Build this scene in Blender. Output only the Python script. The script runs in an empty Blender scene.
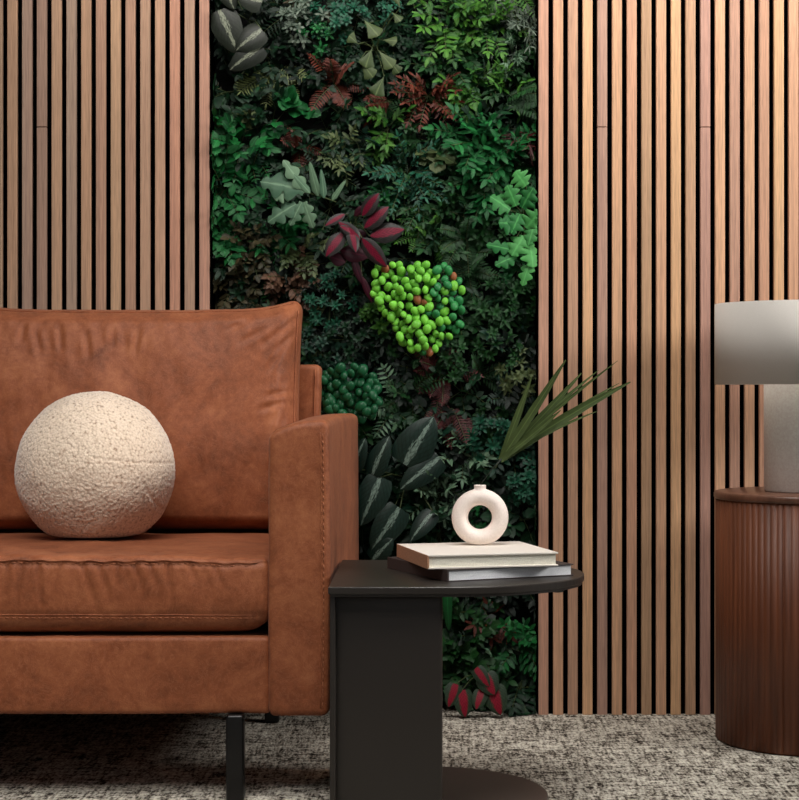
import bpy, bmesh, math, random
from mathutils import Vector, Matrix, noise, Euler

PI = math.pi
F, CX, HY, H = 1800.0, 430.0, 388.0, 0.75       # focal length in pixels, vanishing point, camera height
scn = bpy.context.scene
COL = scn.collection

def px(x, d): return (x - CX) * d / F
def pz(y, d): return H - (y - HY) * d / F
def lin(c):
    return tuple(((v/255)/12.92 if v/255 <= 0.04045 else ((v/255+0.055)/1.055)**2.4) for v in c)

# ------------------------------------------------------------------ objects
def tag(o, label=None, cat=None, group=None, kind=None):
    if label: o['label'] = label
    if cat: o['category'] = cat
    if group: o['group'] = group
    if kind: o['kind'] = kind
    return o
def empty(name, loc=(0, 0, 0), label=None, cat=None, group=None):
    o = bpy.data.objects.new(name, None); COL.objects.link(o); o.location = loc
    o.empty_display_size = 0.05
    return tag(o, label, cat, group)
def link(name, bm, mat, parent=None, smooth=True, loc=None):
    me = bpy.data.meshes.new(name); bm.normal_update(); bm.to_mesh(me); bm.free()
    for m in (mat if isinstance(mat, (list, tuple)) else [mat]): me.materials.append(m)
    if smooth:
        me.polygons.foreach_set('use_smooth', [True]*len(me.polygons))
    o = bpy.data.objects.new(name, me); COL.objects.link(o)
    if parent:
        o.parent = parent
        # geometry is written in world coordinates: shift into the parent's frame
        off = Vector((0, 0, 0)); p = parent
        while p: off += p.location; p = p.parent
        me.transform(Matrix.Translation(-off))
    if loc is not None:
        me.transform(Matrix.Translation(-Vector(loc))); o.location = loc
    return o

# ------------------------------------------------------------------ materials
def new_mat(name):
    m = bpy.data.materials.new(name); m.use_nodes = True
    nt = m.node_tree; b = nt.nodes['Principled BSDF']
    return m, nt, b
def N(nt, t, **kw):
    n = nt.nodes.new(t)
    for k, v in kw.items():
        if k.startswith('i_'):
            key = k[2:]; key = int(key) if key.isdigit() else key.replace('_', ' ')
            n.inputs[key].default_value = v
        else: setattr(n, k, v)
    return n
def ramp(nt, stops):
    r = nt.nodes.new('ShaderNodeValToRGB')
    el = r.color_ramp.elements
    while len(el) < len(stops): el.new(0.5)
    for e, (p, c) in zip(el, stops):
        e.position = p; e.color = (*lin(c), 1) if not isinstance(c, float) else (c, c, c, 1)
    return r
def mapped(nt, scale, rot=(0, 0, 0)):
    tc = nt.nodes.new('ShaderNodeTexCoord'); mp = nt.nodes.new('ShaderNodeMapping')
    mp.inputs['Scale'].default_value = scale; mp.inputs['Rotation'].default_value = rot
    nt.links.new(tc.outputs['Object'], mp.inputs['Vector']); return mp
def bump(nt, b, src, strength, dist, prev=None):
    bp = nt.nodes.new('ShaderNodeBump'); bp.inputs['Strength'].default_value = strength
    bp.inputs['Distance'].default_value = dist
    nt.links.new(src, bp.inputs['Height'])
    if prev: nt.links.new(prev.outputs['Normal'], bp.inputs['Normal'])
    nt.links.new(bp.outputs['Normal'], b.inputs['Normal']); return bp

def plain(name, rgb, rough=0.5, metal=0.0, var=0.08, scale=30, bmp=0.0):
    m, nt, b = new_mat(name)
    mp = mapped(nt, (scale,)*3); nz = N(nt, 'ShaderNodeTexNoise', i_Detail=4.0)
    nt.links.new(mp.outputs[0], nz.inputs['Vector'])
    lo = tuple(max(0, v*(1-var)) for v in rgb); hi = tuple(min(255, v*(1+var)) for v in rgb)
    r = ramp(nt, [(0.3, lo), (0.7, hi)]); nt.links.new(nz.outputs[0], r.inputs[0])
    nt.links.new(r.outputs[0], b.inputs['Base Color'])
    b.inputs['Roughness'].default_value = rough; b.inputs['Metallic'].default_value = metal
    if bmp: bump(nt, b, nz.outputs[0], bmp, 0.002)
    return m

def leather_mat():
    m, nt, b = new_mat('tan_leather')
    mp = mapped(nt, (1, 1, 1))
    n1 = N(nt, 'ShaderNodeTexNoise', i_Scale=9.0, i_Detail=7.0, i_Roughness=0.65, i_Distortion=0.6)
    n2 = N(nt, 'ShaderNodeTexNoise', i_Scale=70.0, i_Detail=4.0, i_Roughness=0.6)
    for n in (n1, n2): nt.links.new(mp.outputs[0], n.inputs['Vector'])
    r = ramp(nt, [(0.30, (98, 51, 28)), (0.5, (136, 76, 46)), (0.72, (166, 102, 66))])
    mx = N(nt, 'ShaderNodeMix', data_type='FLOAT'); mx.inputs[0].default_value = 0.3
    nt.links.new(n1.outputs[0], mx.inputs[2]); nt.links.new(n2.outputs[0], mx.inputs[3])
    nt.links.new(mx.outputs[0], r.inputs[0])
    # fine crackle scuffs, paler
    v = N(nt, 'ShaderNodeTexNoise', i_Scale=26.0, i_Detail=8.0, i_Roughness=0.75, i_Distortion=2.5)
    nt.links.new(mp.outputs[0], v.inputs['Vector'])
    vr = ramp(nt, [(0.485, 0.0), (0.5, 0.35), (0.515, 0.0)])
    nt.links.new(v.outputs[0], vr.inputs[0])
    mix = N(nt, 'ShaderNodeMix', data_type='RGBA'); mix.inputs[7].default_value = (*lin((192, 128, 96)), 1)
    nt.links.new(vr.outputs[0], mix.inputs[0]); nt.links.new(r.outputs[0], mix.inputs[6])
    nt.links.new(mix.outputs[2], b.inputs['Base Color'])
    b.inputs['Roughness'].default_value = 0.55
    b.inputs['Specular IOR Level'].default_value = 0.25
    b.inputs['Sheen Weight'].default_value = 0.04
    g = N(nt, 'ShaderNodeTexVoronoi', i_Scale=420.0); nt.links.new(mp.outputs[0], g.inputs['Vector'])
    p = bump(nt, b, g.outputs['Distance'], 0.12, 0.001)
    p = bump(nt, b, n1.outputs[0], 0.35, 0.004, p)
    return m

def boucle_mat():
    m, nt, b = new_mat('cream_boucle')
    mp = mapped(nt, (1, 1, 1))
    n1 = N(nt, 'ShaderNodeTexVoronoi', i_Scale=210.0); n2 = N(nt, 'ShaderNodeTexNoise', i_Scale=150.0, i_Detail=5.0)
    for n in (n1, n2): nt.links.new(mp.outputs[0], n.inputs['Vector'])
    r = ramp(nt, [(0.0, (240, 222, 202)), (0.6, (222, 200, 178)), (1.0, (160, 132, 110))])
    nt.links.new(n1.outputs['Distance'], r.inputs[0]); nt.links.new(r.outputs[0], b.inputs['Base Color'])
    b.inputs['Roughness'].default_value = 0.95; b.inputs['Sheen Weight'].default_value = 0.5
    b.inputs['Specular IOR Level'].default_value = 0.1
    p = bump(nt, b, n1.outputs['Distance'], 0.5, -0.002); bump(nt, b, n2.outputs[0], 0.5, 0.002, p)
    return m

def slat_mat():
    m, nt, b = new_mat('oak_slat_veneer')
    at = N(nt, 'ShaderNodeAttribute', attribute_name='tint')
    mp = mapped(nt, (130, 40, 2.2))
    n1 = N(nt, 'ShaderNodeTexNoise', i_Scale=1.6, i_Detail=6.0, i_Roughness=0.6, i_Distortion=0.5)
    mp2 = mapped(nt, (320, 100, 9))
    n2 = N(nt, 'ShaderNodeTexNoise', i_Scale=2.0, i_Detail=4.0)
    nt.links.new(mp.outputs[0], n1.inputs['Vector']); nt.links.new(mp2.outputs[0], n2.inputs['Vector'])
    r1 = ramp(nt, [(0.34, 0.84), (0.60, 1.12)]); r1.color_ramp.elements[1].color = (1.14, 1.12, 1.08, 1)
    r2 = ramp(nt, [(0.40, 0.80), (0.55, 1.0)])
    nt.links.new(n1.outputs[0], r1.inputs[0]); nt.links.new(n2.outputs[0], r2.inputs[0])
    a = N(nt, 'ShaderNodeMix', data_type='RGBA', blend_type='MULTIPLY'); a.inputs[0].default_value = 1
    c = N(nt, 'ShaderNodeMix', data_type='RGBA', blend_type='MULTIPLY'); c.inputs[0].default_value = 1
    nt.links.new(at.outputs['Color'], a.inputs[6]); nt.links.new(r1.outputs[0], a.inputs[7])
    nt.links.new(a.outputs[2], c.inputs[6]); nt.links.new(r2.outputs[0], c.inputs[7])
    nt.links.new(c.outputs[2], b.inputs['Base Color'])
    b.inputs['Roughness'].default_value = 0.6; b.inputs['Specular IOR Level'].default_value = 0.25
    bump(nt, b, n2.outputs[0], 0.15, 0.001)
    return m

def walnut_mat(name, lo, hi, rough):
    m, nt, b = new_mat(name)
    mp = mapped(nt, (45, 45, 1.6))
    n1 = N(nt, 'ShaderNodeTexNoise', i_Scale=2.0, i_Detail=6.0, i_Roughness=0.6)
    nt.links.new(mp.outputs[0], n1.inputs['Vector'])
    r = ramp(nt, [(0.3, lo), (0.7, hi)]); nt.links.new(n1.outputs[0], r.inputs[0])
    nt.links.new(r.outputs[0], b.inputs['Base Color']); b.inputs['Roughness'].default_value = rough
    bump(nt, b, n1.outputs[0], 0.1, 0.001)
    return m

def carpet_mat():
    m, nt, b = new_mat('heathered_carpet')
    a = mapped(nt, (26, 52, 1), (0, 0, 0.0)); c = mapped(nt, (100, 12, 1), (0, 0, 0.06))
    d = mapped(nt, (9, 7, 1)); e = mapped(nt, (180, 80, 1))
    na = N(nt, 'ShaderNodeTexNoise', i_Scale=1.0, i_Detail=4.0, i_Roughness=0.7)
    nc = N(nt, 'ShaderNodeTexNoise', i_Scale=1.0, i_Detail=4.0, i_Roughness=0.7)
    nd = N(nt, 'ShaderNodeTexNoise', i_Scale=1.0, i_Detail=5.0, i_Roughness=0.6)
    ne = N(nt, 'ShaderNodeTexNoise', i_Scale=1.0, i_Detail=2.0)
    for mpn, n in ((a, na), (c, nc), (d, nd), (e, ne)): nt.links.new(mpn.outputs[0], n.inputs['Vector'])
    def mth(op, x, y):
        k = N(nt, 'ShaderNodeMath', operation=op)
        for i, s in enumerate((x, y)):
            if isinstance(s, float): k.inputs[i].default_value = s
            else: nt.links.new(s, k.inputs[i])
        return k.outputs[0]
    s = mth('ADD', mth('MULTIPLY', na.outputs[0], 0.42), mth('MULTIPLY', nc.outputs[0], 0.44))
    s = mth('ADD', s, mth('MULTIPLY', nd.outputs[0], 0.18))
    s = mth('ADD', s, mth('MULTIPLY', ne.outputs[0], 0.38))
    r = ramp(nt, [(0.605, (44, 37, 32)), (0.65, (92, 85, 76)), (0.70, (156, 149, 137)), (0.81, (222, 217, 203))])
    nt.links.new(s, r.inputs[0]); nt.links.new(r.outputs[0], b.inputs['Base Color'])
    b.inputs['Roughness'].default_value = 0.95; b.inputs['Specular IOR Level'].default_value = 0.1
    bump(nt, b, s, 0.9, 0.006)
    return m

def leaf_mat(name, c_dark, c_light, rough=0.45, mode=None, c2=None, c3=None):
    m, nt, b = new_mat(name)
    geo = N(nt, 'ShaderNodeNewGeometry')
    r = ramp(nt, [(0.0, c_dark), (1.0, c_light)])
    tc = N(nt, 'ShaderNodeTexCoord')
    nz = N(nt, 'ShaderNodeTexNoise', i_Scale=60.0, i_Detail=2.0); nt.links.new(tc.outputs['Object'], nz.inputs['Vector'])
    ad = N(nt, 'ShaderNodeMath', operation='MULTIPLY_ADD'); ad.inputs[1].default_value = 0.5
    sb = N(nt, 'ShaderNodeMath', operation='SUBTRACT'); sb.inputs[1].default_value = 0.25
    nt.links.new(nz.outputs[0], ad.inputs[0]); nt.links.new(geo.outputs['Random Per Island'], sb.inputs[0])
    nt.links.new(sb.outputs[0], ad.inputs[2]); nt.links.new(ad.outputs[0], r.inputs[0])
    out = r.outputs[0]
    uv = N(nt, 'ShaderNodeUVMap'); sp = N(nt, 'ShaderNodeSeparateXYZ'); nt.links.new(uv.outputs[0], sp.inputs[0])
    ab = N(nt, 'ShaderNodeMath', operation='ABSOLUTE'); nt.links.new(sp.outputs[0], ab.inputs[0])
    if mode in ('streak', 'heart'):
        # a pale or red flash along the midrib that feathers into side veins
        wv = N(nt, 'ShaderNodeTexNoise', i_Scale=5.0, i_Detail=4.0, i_Distortion=1.0); nt.links.new(uv.outputs[0], wv.inputs['Vector'])
        s2 = N(nt, 'ShaderNodeMath', operation='MULTIPLY_ADD'); s2.inputs[1].default_value = 0.9 if mode == 'streak' else 0.35
        nt.links.new(wv.outputs[0], s2.inputs[0]); nt.links.new(ab.outputs[0], s2.inputs[2])
        rr = ramp(nt, [(0.50, 1.0), (0.62 if mode == 'streak' else 0.68, 0.0)])
        nt.links.new(s2.outputs[0], rr.inputs[0])
        mx = N(nt, 'ShaderNodeMix', data_type='RGBA'); mx.inputs[7].default_value = (*lin(c2), 1)
        nt.links.new(rr.outputs[0], mx.inputs[0]); nt.links.new(out, mx.inputs[6]); out = mx.outputs[2]
    else:
        rr = ramp(nt, [(0.0, 0.45), (0.16, 0.0)]); nt.links.new(ab.outputs[0], rr.inputs[0])
        mx = N(nt, 'ShaderNodeMix', data_type='RGBA'); mx.inputs[7].default_value = (*lin(tuple(min(255, v*1.25+12) for v in c_light)), 1)
        nt.links.new(rr.outputs[0], mx.inputs[0]); nt.links.new(out, mx.inputs[6]); out = mx.outputs[2]
    if mode:
        # side veins and mottling on the broad leaves
        vv = N(nt, 'ShaderNodeMath', operation='MULTIPLY_ADD'); vv.inputs[1].default_value = -0.45
        nt.links.new(ab.outputs[0], vv.inputs[0]); nt.links.new(sp.outputs[1], vv.inputs[2])
        cmb = N(nt, 'ShaderNodeCombineXYZ'); nt.links.new(vv.outputs[0], cmb.inputs[0])
        wv2 = N(nt, 'ShaderNodeTexWave', i_Scale=2.6, i_Distortion=0.6); nt.links.new(cmb.outputs[0], wv2.inputs['Vector'])
        rv = ramp(nt, [(0.0, 0.62), (0.35, 1.0)]); nt.links.new(wv2.outputs[0], rv.inputs[0])
        n3 = N(nt, 'ShaderNodeTexNoise', i_Scale=9.0, i_Detail=5.0); nt.links.new(uv.outputs[0], n3.inputs['Vector'])
        r3 = ramp(nt, [(0.35, 0.55), (0.6, 1.0)]); nt.links.new(n3.outputs[0], r3.inputs[0])
        for src in (rv, r3):
            mm = N(nt, 'ShaderNodeMix', data_type='RGBA', blend_type='MULTIPLY'); mm.inputs[0].default_value = 0.85
            nt.links.new(out, mm.inputs[6]); nt.links.new(src.outputs[0], mm.inputs[7]); out = mm.outputs[2]
    nt.links.new(out, b.inputs['Base Color'])
    b.inputs['Roughness'].default_value = rough+0.1; b.inputs['Specular IOR Level'].default_value = 0.25
    b.inputs['Subsurface Weight'].default_value = 0.0
    return m

M = {}
M['leather'] = leather_mat()
M['stitch'] = plain('tan_stitching', (150, 90, 58), 0.8, bmp=0.2)
M['boucle'] = boucle_mat()
M['slat'] = slat_mat()
M['felt'] = plain('black_felt', (2, 2, 2), 0.98, scale=300)
for _m in ('felt',): M[_m].node_tree.nodes['Principled BSDF'].inputs['Specular IOR Level'].default_value = 0.0
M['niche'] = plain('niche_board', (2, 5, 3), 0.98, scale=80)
M['carpet'] = carpet_mat()
M['table_metal'] = plain('dark_umber_powder_coat', (42, 37, 33), 0.40, 0.0, 0.03, 200, 0.05)
M['base_metal'] = plain('umber_powder_coat', (86, 74, 68), 0.45, 0.0, 0.03, 200, 0.05)
M['black_metal'] = plain('black_metal', (22, 21, 21), 0.35, 0.3, 0.03)
M['cabinet'] = walnut_mat('walnut_tambour', (84, 44, 25), (124, 70, 43), 0.5)
M['cabinet_top'] = walnut_mat('walnut_top', (92, 60, 46), (120, 82, 64), 0.28)
M['shade'] = plain('linen_shade', (228, 222, 214), 0.9, var=0.03, scale=260, bmp=0.2)
M['lampbase'] = plain('lamp_plaster', (250, 246, 238), 0.7, var=0.04, scale=40, bmp=0.1)
M['ceramic'] = plain('pale_pink_ceramic', (250, 234, 224), 0.6, var=0.03, scale=60, bmp=0.05)
M['book_white'] = plain('white_book_cloth', (226, 218, 208), 0.8, var=0.02, scale=150)
M['book_spine'] = plain('tan_spine', (176, 128, 98), 0.75, var=0.08, scale=60)
M['pages'] = plain('cream_pages', (250, 242, 226), 0.9, var=0.05, scale=120)
M['pages_grey'] = plain('white_pages', (242, 244, 248), 0.9, var=0.04, scale=120)
M['book_dark'] = plain('dark_book_cloth', (56, 46, 44), 0.6, var=0.04, scale=120)
M['palm'] = leaf_mat('palm_leaf', (56, 68, 34), (96, 116, 62), 0.5)
M['palm_stem'] = plain('palm_stem', (26, 38, 24), 0.6)
M['plaster'] = plain('plaster', (120, 112, 104), 0.9)

# ------------------------------------------------------------------ geometry helpers
def axis_samples(h, r, n, k=4):
    a = [-h + r*(1-math.cos(PI/2*i/k)) * 1.0 for i in range(k)] if r > 0 else [-h]
    inner = [-(h-r) + 2*(h-r)*i/n for i in range(n+1)]
    full = (a + inner + [-v for v in reversed(a)]) if r > 0 else inner
    return full
def rbox(lo, hi, r, res=0.05, fn=None, k=4, bm=None):
    """A box with rounded edges between two corners, its grid fine enough for fn(p) to bend it."""
    own = bm is None
    if own: bm = bmesh.new()
    c = [(lo[i]+hi[i])/2 for i in range(3)]; h = [(hi[i]-lo[i])/2 for i in range(3)]
    r = min(r, *[x*0.999 for x in h])
    S = [axis_samples(h[i], r, max(1, int(2*(h[i]-r)/res)), k) for i in range(3)]
    cache = {}
    def vert(ix, iy, iz):
        key = (ix, iy, iz)
        if key in cache: return cache[key]
        p = Vector((S[0][ix], S[1][iy], S[2][iz]))
        q = Vector([max(-(h[i]-r), min(h[i]-r, p[i])) for i in range(3)])
        d = p - q
        if d.length > 1e-9:
            d = d.normalized()*r; p = q + d
        p = p + Vector(c)
        if fn: p = fn(p)
        v = bm.verts.new(p); cache[key] = v; return v
    nx, ny, nz = len(S[0])-1, len(S[1])-1, len(S[2])-1
    def quad(a, b_, c_, d): bm.faces.new([vert(*a), vert(*b_), vert(*c_), vert(*d)])
    for i in range(nx):
        for j in range(ny):
            quad((i, j, 0), (i, j+1, 0), (i+1, j+1, 0), (i+1, j, 0))
            quad((i, j, nz), (i+1, j, nz), (i+1, j+1, nz), (i, j+1, nz))
    for i in range(nx):
        for j in range(nz):
            quad((i, 0, j), (i+1, 0, j), (i+1, 0, j+1), (i, 0, j+1))
            quad((i, ny, j), (i, ny, j+1), (i+1, ny, j+1), (i+1, ny, j))
    for i in range(ny):
        for j in range(nz):
            quad((0, i, j), (0, i, j+1), (0, i+1, j+1), (0, i+1, j))
            quad((nx, i, j), (nx, i+1, j), (nx, i+1, j+1), (nx, i, j+1))
    return bm
def tube(bm, pts, rad, seg=8, cap=True):
    pts = [Vector(p) for p in pts]; rings = []
    rads = rad if isinstance(rad, (list, tuple)) else [rad]*len(pts)
    for i, p in enumerate(pts):
        t = (pts[min(i+1, len(pts)-1)] - pts[max(i-1, 0)]).normalized()
        u = t.cross(Vector((0.13, 0.21, 1)) if abs(t.z) < 0.95 else Vector((1, 0.1, 0))).normalized(); w = t.cross(u)
        rings.append([bm.verts.new(p + (u*math.cos(2*PI*j/seg) + w*math.sin(2*PI*j/seg))*rads[i]) for j in range(seg)])
    for a, b_ in zip(rings, rings[1:]):
        for j in range(seg): bm.faces.new((a[j], a[(j+1) % seg], b_[(j+1) % seg], b_[j]))
    if cap: bm.faces.new(rings[0][::-1]); bm.faces.new(rings[-1])
def lathe(bm, prof, c, seg=96, rfn=None):
    rings = []
    for r, z in prof:
        ring = []
        for j in range(seg):
            a = 2*PI*j/seg; rr = rfn(r, z, a) if rfn else r
            ring.append(bm.verts.new((c[0]+rr*math.cos(a), c[1]+rr*math.sin(a), z)))
        rings.append(ring)
    for a, b_ in zip(rings, rings[1:]):
        for j in range(seg): bm.faces.new((a[j], a[(j+1) % seg], b_[(j+1) % seg], b_[j]))
    bm.faces.new(rings[0][::-1]); bm.faces.new(rings[-1])
def prism(bm, outline, z0, z1, bev=0.0):
    prof = [(0, z0)] if not bev else [(-bev, z0), (0, z0+bev)]
    prof += [(0, z1)] if not bev else [(0, z1-bev), (-bev, z1)]
    n = len(outline); c = sum((Vector(p) for p in outline), Vector((0, 0)))/n
    rings = []
    for off, z in prof:
        ring = []
        for i, p in enumerate(outline):
            p = Vector(p); a = Vector(outline[i-1]); b_ = Vector(outline[(i+1) % n])
            t = (b_-a).normalized(); nr = Vector((t.y, -t.x))
            q = p + nr*off
            ring.append(bm.verts.new((q.x, q.y, z)))
        rings.append(ring)
    for a, b_ in zip(rings, rings[1:]):
        for j in range(n): bm.faces.new((a[j], a[(j+1) % n], b_[(j+1) % n], b_[j]))
    bm.faces.new(rings[0][::-1]); bm.faces.new(rings[-1])
def seg_dist(p, a, b_):
    ax, ay = a; bx, by = b_; dx, dy = bx-ax, by-ay; L = dx*dx+dy*dy
    t = max(0, min(1, ((p[0]-ax)*dx + (p[1]-ay)*dy)/L)); return math.hypot(p[0]-ax-t*dx, p[1]-ay-t*dy), t

# ------------------------------------------------------------------ setting
FRONT, BACK = 4.13, 4.24            # slat fronts; the rear of the recess
bm = bmesh.new()
bmesh.ops.create_grid(bm, x_segments=1, y_segments=1, size=1)
for v in bm.verts: v.co = Vector((v.co.x*3.6-0.2, v.co.y*3.2+1.15, 0))
link('floor', bm, M['carpet'], smooth=False)['kind'] = 'structure'
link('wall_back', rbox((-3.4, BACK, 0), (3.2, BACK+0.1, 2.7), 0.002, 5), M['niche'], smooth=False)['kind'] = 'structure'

def slat_panel(starts, tints, edges, label, seams, mean=(192, 158, 134)):
    """A run of oak slats on black felt."""
    root = empty('slat_wall_panel', ((edges[0]+edges[1])/2, FRONT+0.05, 0), label, 'wall panel')
    link('backing_felt', rbox((edges[0], FRONT+0.013, 0.0), (edges[1], BACK-0.001, 2.6), 0.001, 5), M['felt'], root, smooth=False)
    bm = bmesh.new(); lay = bm.loops.layers.float_color.new('tint')
    for i, s in enumerate(starts):
        x0, x1 = (px(s+0.6, FRONT), px(s+10.4, FRONT)) if s > 430 else (px(s+0.1, FRONT), px(s+9.9, FRONT))
        cuts = [(0, 2.6)]
        if i in seams: zc = pz(seams[i], FRONT); cuts = [(0, zc-0.0008), (zc+0.0008, 2.6)]
        for z0, z1 in cuts:
            f0 = len(bm.faces)
            rbox((x0, FRONT, z0), (x1, FRONT+0.0135, z1), 0.0012, 5, k=2, bm=bm)
            bm.faces.ensure_lookup_table()
            col = lin(tuple(0.52*c_ + 0.48*m_ for c_, m_ in zip(tints[i], mean)))
            for f in bm.faces[f0:]:
                for l in f.loops: l[lay] = (*col, 1)
    link('slats', bm, M['slat'], root, smooth=False)
    return root
T_R = [(186,134,116),(200,150,116),(172,130,106),(220,170,122),(158,122,114),(208,158,118),(196,142,114),(164,130,96),(204,154,120),(216,168,118),
       (180,140,108),(164,120,116),(218,166,128),(170,126,112),(198,152,118),(182,132,108),(212,168,120),(202,148,116),(190,140,110),(206,160,120),(176,132,108),(214,160,120),(186,136,112),(200,150,110)]
T_L = [(150,122,100),(172,132,104),(148,122,112),(140,110,100),(184,144,114),(146,126,114),(178,136,106),(168,124,104),(186,146,112),(166,124,104),
       (176,136,112),(184,140,114),(194,128,106),(164,130,112),(184,128,112)]
random.seed(3)
L_starts = [199.2 - 14.78*i for i in range(26)]; L_t = T_L[::-1]+[random.choice(T_L) for _ in range(20)]
L_t = [tuple(v*1.0 for v in c) for c in L_t]
slat_panel(L_starts, L_t, (px(-190, FRONT), px(209.9, FRONT)), 'slatted oak wall panel on black backing behind the leather sofa', {11: 127}, (176, 148, 126))
slat_panel([538+14.72*i for i in range(26)], T_R+T_R[:6], (px(537.8, FRONT), px(925, FRONT)), 'slatted oak wall panel on black backing behind the lamp and round cabinet', {4: 127, 11: 127})

# ------------------------------------------------------------------ sofa
AX0, AX1 = -0.2935, -0.183
YF, YB = 3.26, 4.10
def wrink(p, sc, amp):
    return noise.fractal(Vector(p)*sc, 1.0, 2.0, 4)*amp
sofa = empty('sofa', (-1.04, 3.68, 0), 'tan brown leather sofa with padded arms and dark metal legs', 'sofa')

def arm_fn(side):
    def fn(p):
        t = (p.y-YF)/(YB-YF); q = p.copy()
        outer = (p.x-AX0)/(AX1-AX0) if side > 0 else (-1.897+0.107-p.x)/0.107
        o = max(0, min(1, outer))
        push = o*(0.020*max(0.0, t)**1.6 + 0.002*math.sin(PI*min(1, max(0, (p.z-0.158)/0.535))))
        q.x += push*side
        # crown: the inner top corner rolls off more than the outer
        if p.z > 0.55:
            s = (p.z-0.55)/0.143
            q.z -= 0.026*s*(1-o)**2.4 + 0.002*s*o**6
            q.z -= 0.004*s*(1-math.sin(PI*t))
        q += Vector((wrink(p, 7, 0.0016), wrink(p+Vector((9, 0, 0)), 7, 0.0022), wrink(p+Vector((0, 5, 0)), 6, 0.0012)))
        return q
    return fn
arm = link('arm', rbox((AX0, YF, 0.1535), (AX1, YB, 0.697), 0.014, 0.016, arm_fn(1)), M['leather'], sofa)
arm2 = link('arm', rbox((-1.897, YF, 0.158), (-1.79, YB, 0.693), 0.017, 0.03, arm_fn(-1)), M['leather'], sofa)

def stitches(path, parent, mat=M['stitch'], step=0.0085, rad=0.0009, name='stitching', groove=True):
    bm = bmesh.new()
    pts = [Vector(p) for p in path]
    for a, b_ in zip(pts, pts[1:]):
        L = (b_-a).length; n = max(1, int(L/step)); d = (b_-a)/n
        for i in range(n): tube(bm, [a+d*i+d*0.15, a+d*i+d*0.8], rad, 5)
    return link(name, bm, mat, parent)
def seam(path, parent, rad=0.0016, name='seam', mat=None):
    bm = bmesh.new(); tube(bm, path, rad, 6); return link(name, bm, mat or M['leather'], parent)
# stitched seams along the outer edge of the front face and over the top
def arm_front(x, z):
    # find surface y of the arm front near (x, z)
    return YF + wrink(Vector((x, YF, z))+Vector((9, 0, 0)), 7, 0.0022)
sx = -0.1965
ps = [(sx+0.0035*math.sin(PI*(z-0.16)/0.53)*0.6, arm_front(sx, z)-0.0001, z) for z in [0.17+0.0125*i for i in range(41)]]
seam([(x-0.002, y+0.0003, z) for x, y, z in ps], arm, 0.0013)
stitches([(x+0.002, y-0.0004, z) for x, y, z in ps], arm)

# seat base
def base_fn(p):
    return p + Vector((0, wrink(p, 6, 0.003), wrink(p+Vector((3, 0, 0)), 5, 0.002)))
link('seat_base', rbox((-1.79, 3.272, 0.1565), (-0.2905, 4.05, 0.298), 0.010, 0.02, base_fn), M['leather'], sofa)

# seat cushions
FOLDS = [((22,566),(16,606)),((38,568),(44,612)),((62,567),(50,590)),((82,567),(98,612)),((98,567),(110,600)),((118,567),(116,590)),
         ((134,567),(146,600)),((150,567),(158,590)),((168,568),(172,604)),((190,568),(196,585)),((214,567),(226,592)),((8,568),(4,596))]
def seat_fn(x0, x1, folds):
    F_ = [((px(a[0], 3.27), pz(a[1], 3.27)), (px(b_[0], 3.27), pz(b_[1], 3.27))) for a, b_ in folds]
    def fn(p):
        q = p.copy(); u = (p.x-x0)/(x1-x0); v = (p.y-3.27)/(3.84-3.27); w = (p.z-0.303)/(0.137)
        w = max(0, min(1, w))
        crown = 0.012*(math.sin(PI*max(0, min(1, u)))**0.4)*(math.sin(PI*max(0, min(1, v*0.9+0.08)))**0.6)
        q.z += crown*w
        # underside rolls under
        if p.z < 0.338:
            s = (0.338-p.z)/0.035
            q.y += 0.018*s*s*max(0, 1-v*4); e = max(0, abs(u-0.5)*2-0.82)/0.18
            q.z += 0.012*s*e*e
            q.x += (-1 if u > 0.5 else 1)*0.014*s*s*max(0, abs(u-0.5)*2-0.9)/0.1
        if v < 0.12:
            q.y -= 0.006*math.sin(PI*w)*(1-v/0.12)
            d_ = 0
            for a, b_ in F_:
                d, t = seg_dist((p.x, p.z), a, b_)
                if d < 0.02: d_ += 0.0048*math.exp(-(d/0.0042)**2)*(1-t*0.75) - 0.002*math.exp(-((d-0.008)/0.004)**2)*(1-t)
            q.y += d_
            # pinch at the two seams
            for zc in (0.430, 0.336):
                q.y += 0.0030*math.exp(-((q.z-zc)/0.0035)**2)
            q.z += 0.0012*math.sin(p.x*140)*math.exp(-((p.z-0.43)/0.02)**2)
        q += Vector((0, wrink(p, 9, 0.003), wrink(p+Vector((0, 0, 7)), 6, 0.004)*w))
        return q
    return fn
for i, (x0, x1) in enumerate(((-1.04+0.001, -0.2915), (-1.789, -1.04-0.001))):
    fl = FOLDS if i == 0 else [((a[0]-410, a[1]), (b_[0]-410, b_[1])) for a, b_ in FOLDS]
    fn = seat_fn(x0, x1, fl)
    c = link('seat_cushion', rbox((x0, 3.27, 0.303), (x1, 3.84, 0.438), 0.017, 0.0055 if i == 0 else 0.012, fn, k=6), M['leather'], sofa)
    for zc in (0.4305, 0.3365):
        path = []
        for j in range(61):
            x = x0+0.012+(x1-x0-0.024)*j/60
            q = fn(Vector((x, 3.27+(0.001 if zc > 0.4 else 0), zc)))
            e = abs(j/30-1)
            path.append((q.x, q.y-0.0006+0.006*max(0, e-0.95)/0.05, q.z))
        seam(path, c, 0.0012)
        stitches([(x, y-0.0006, z-0.005) for x, y, z in path], c, rad=0.0007)

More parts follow.
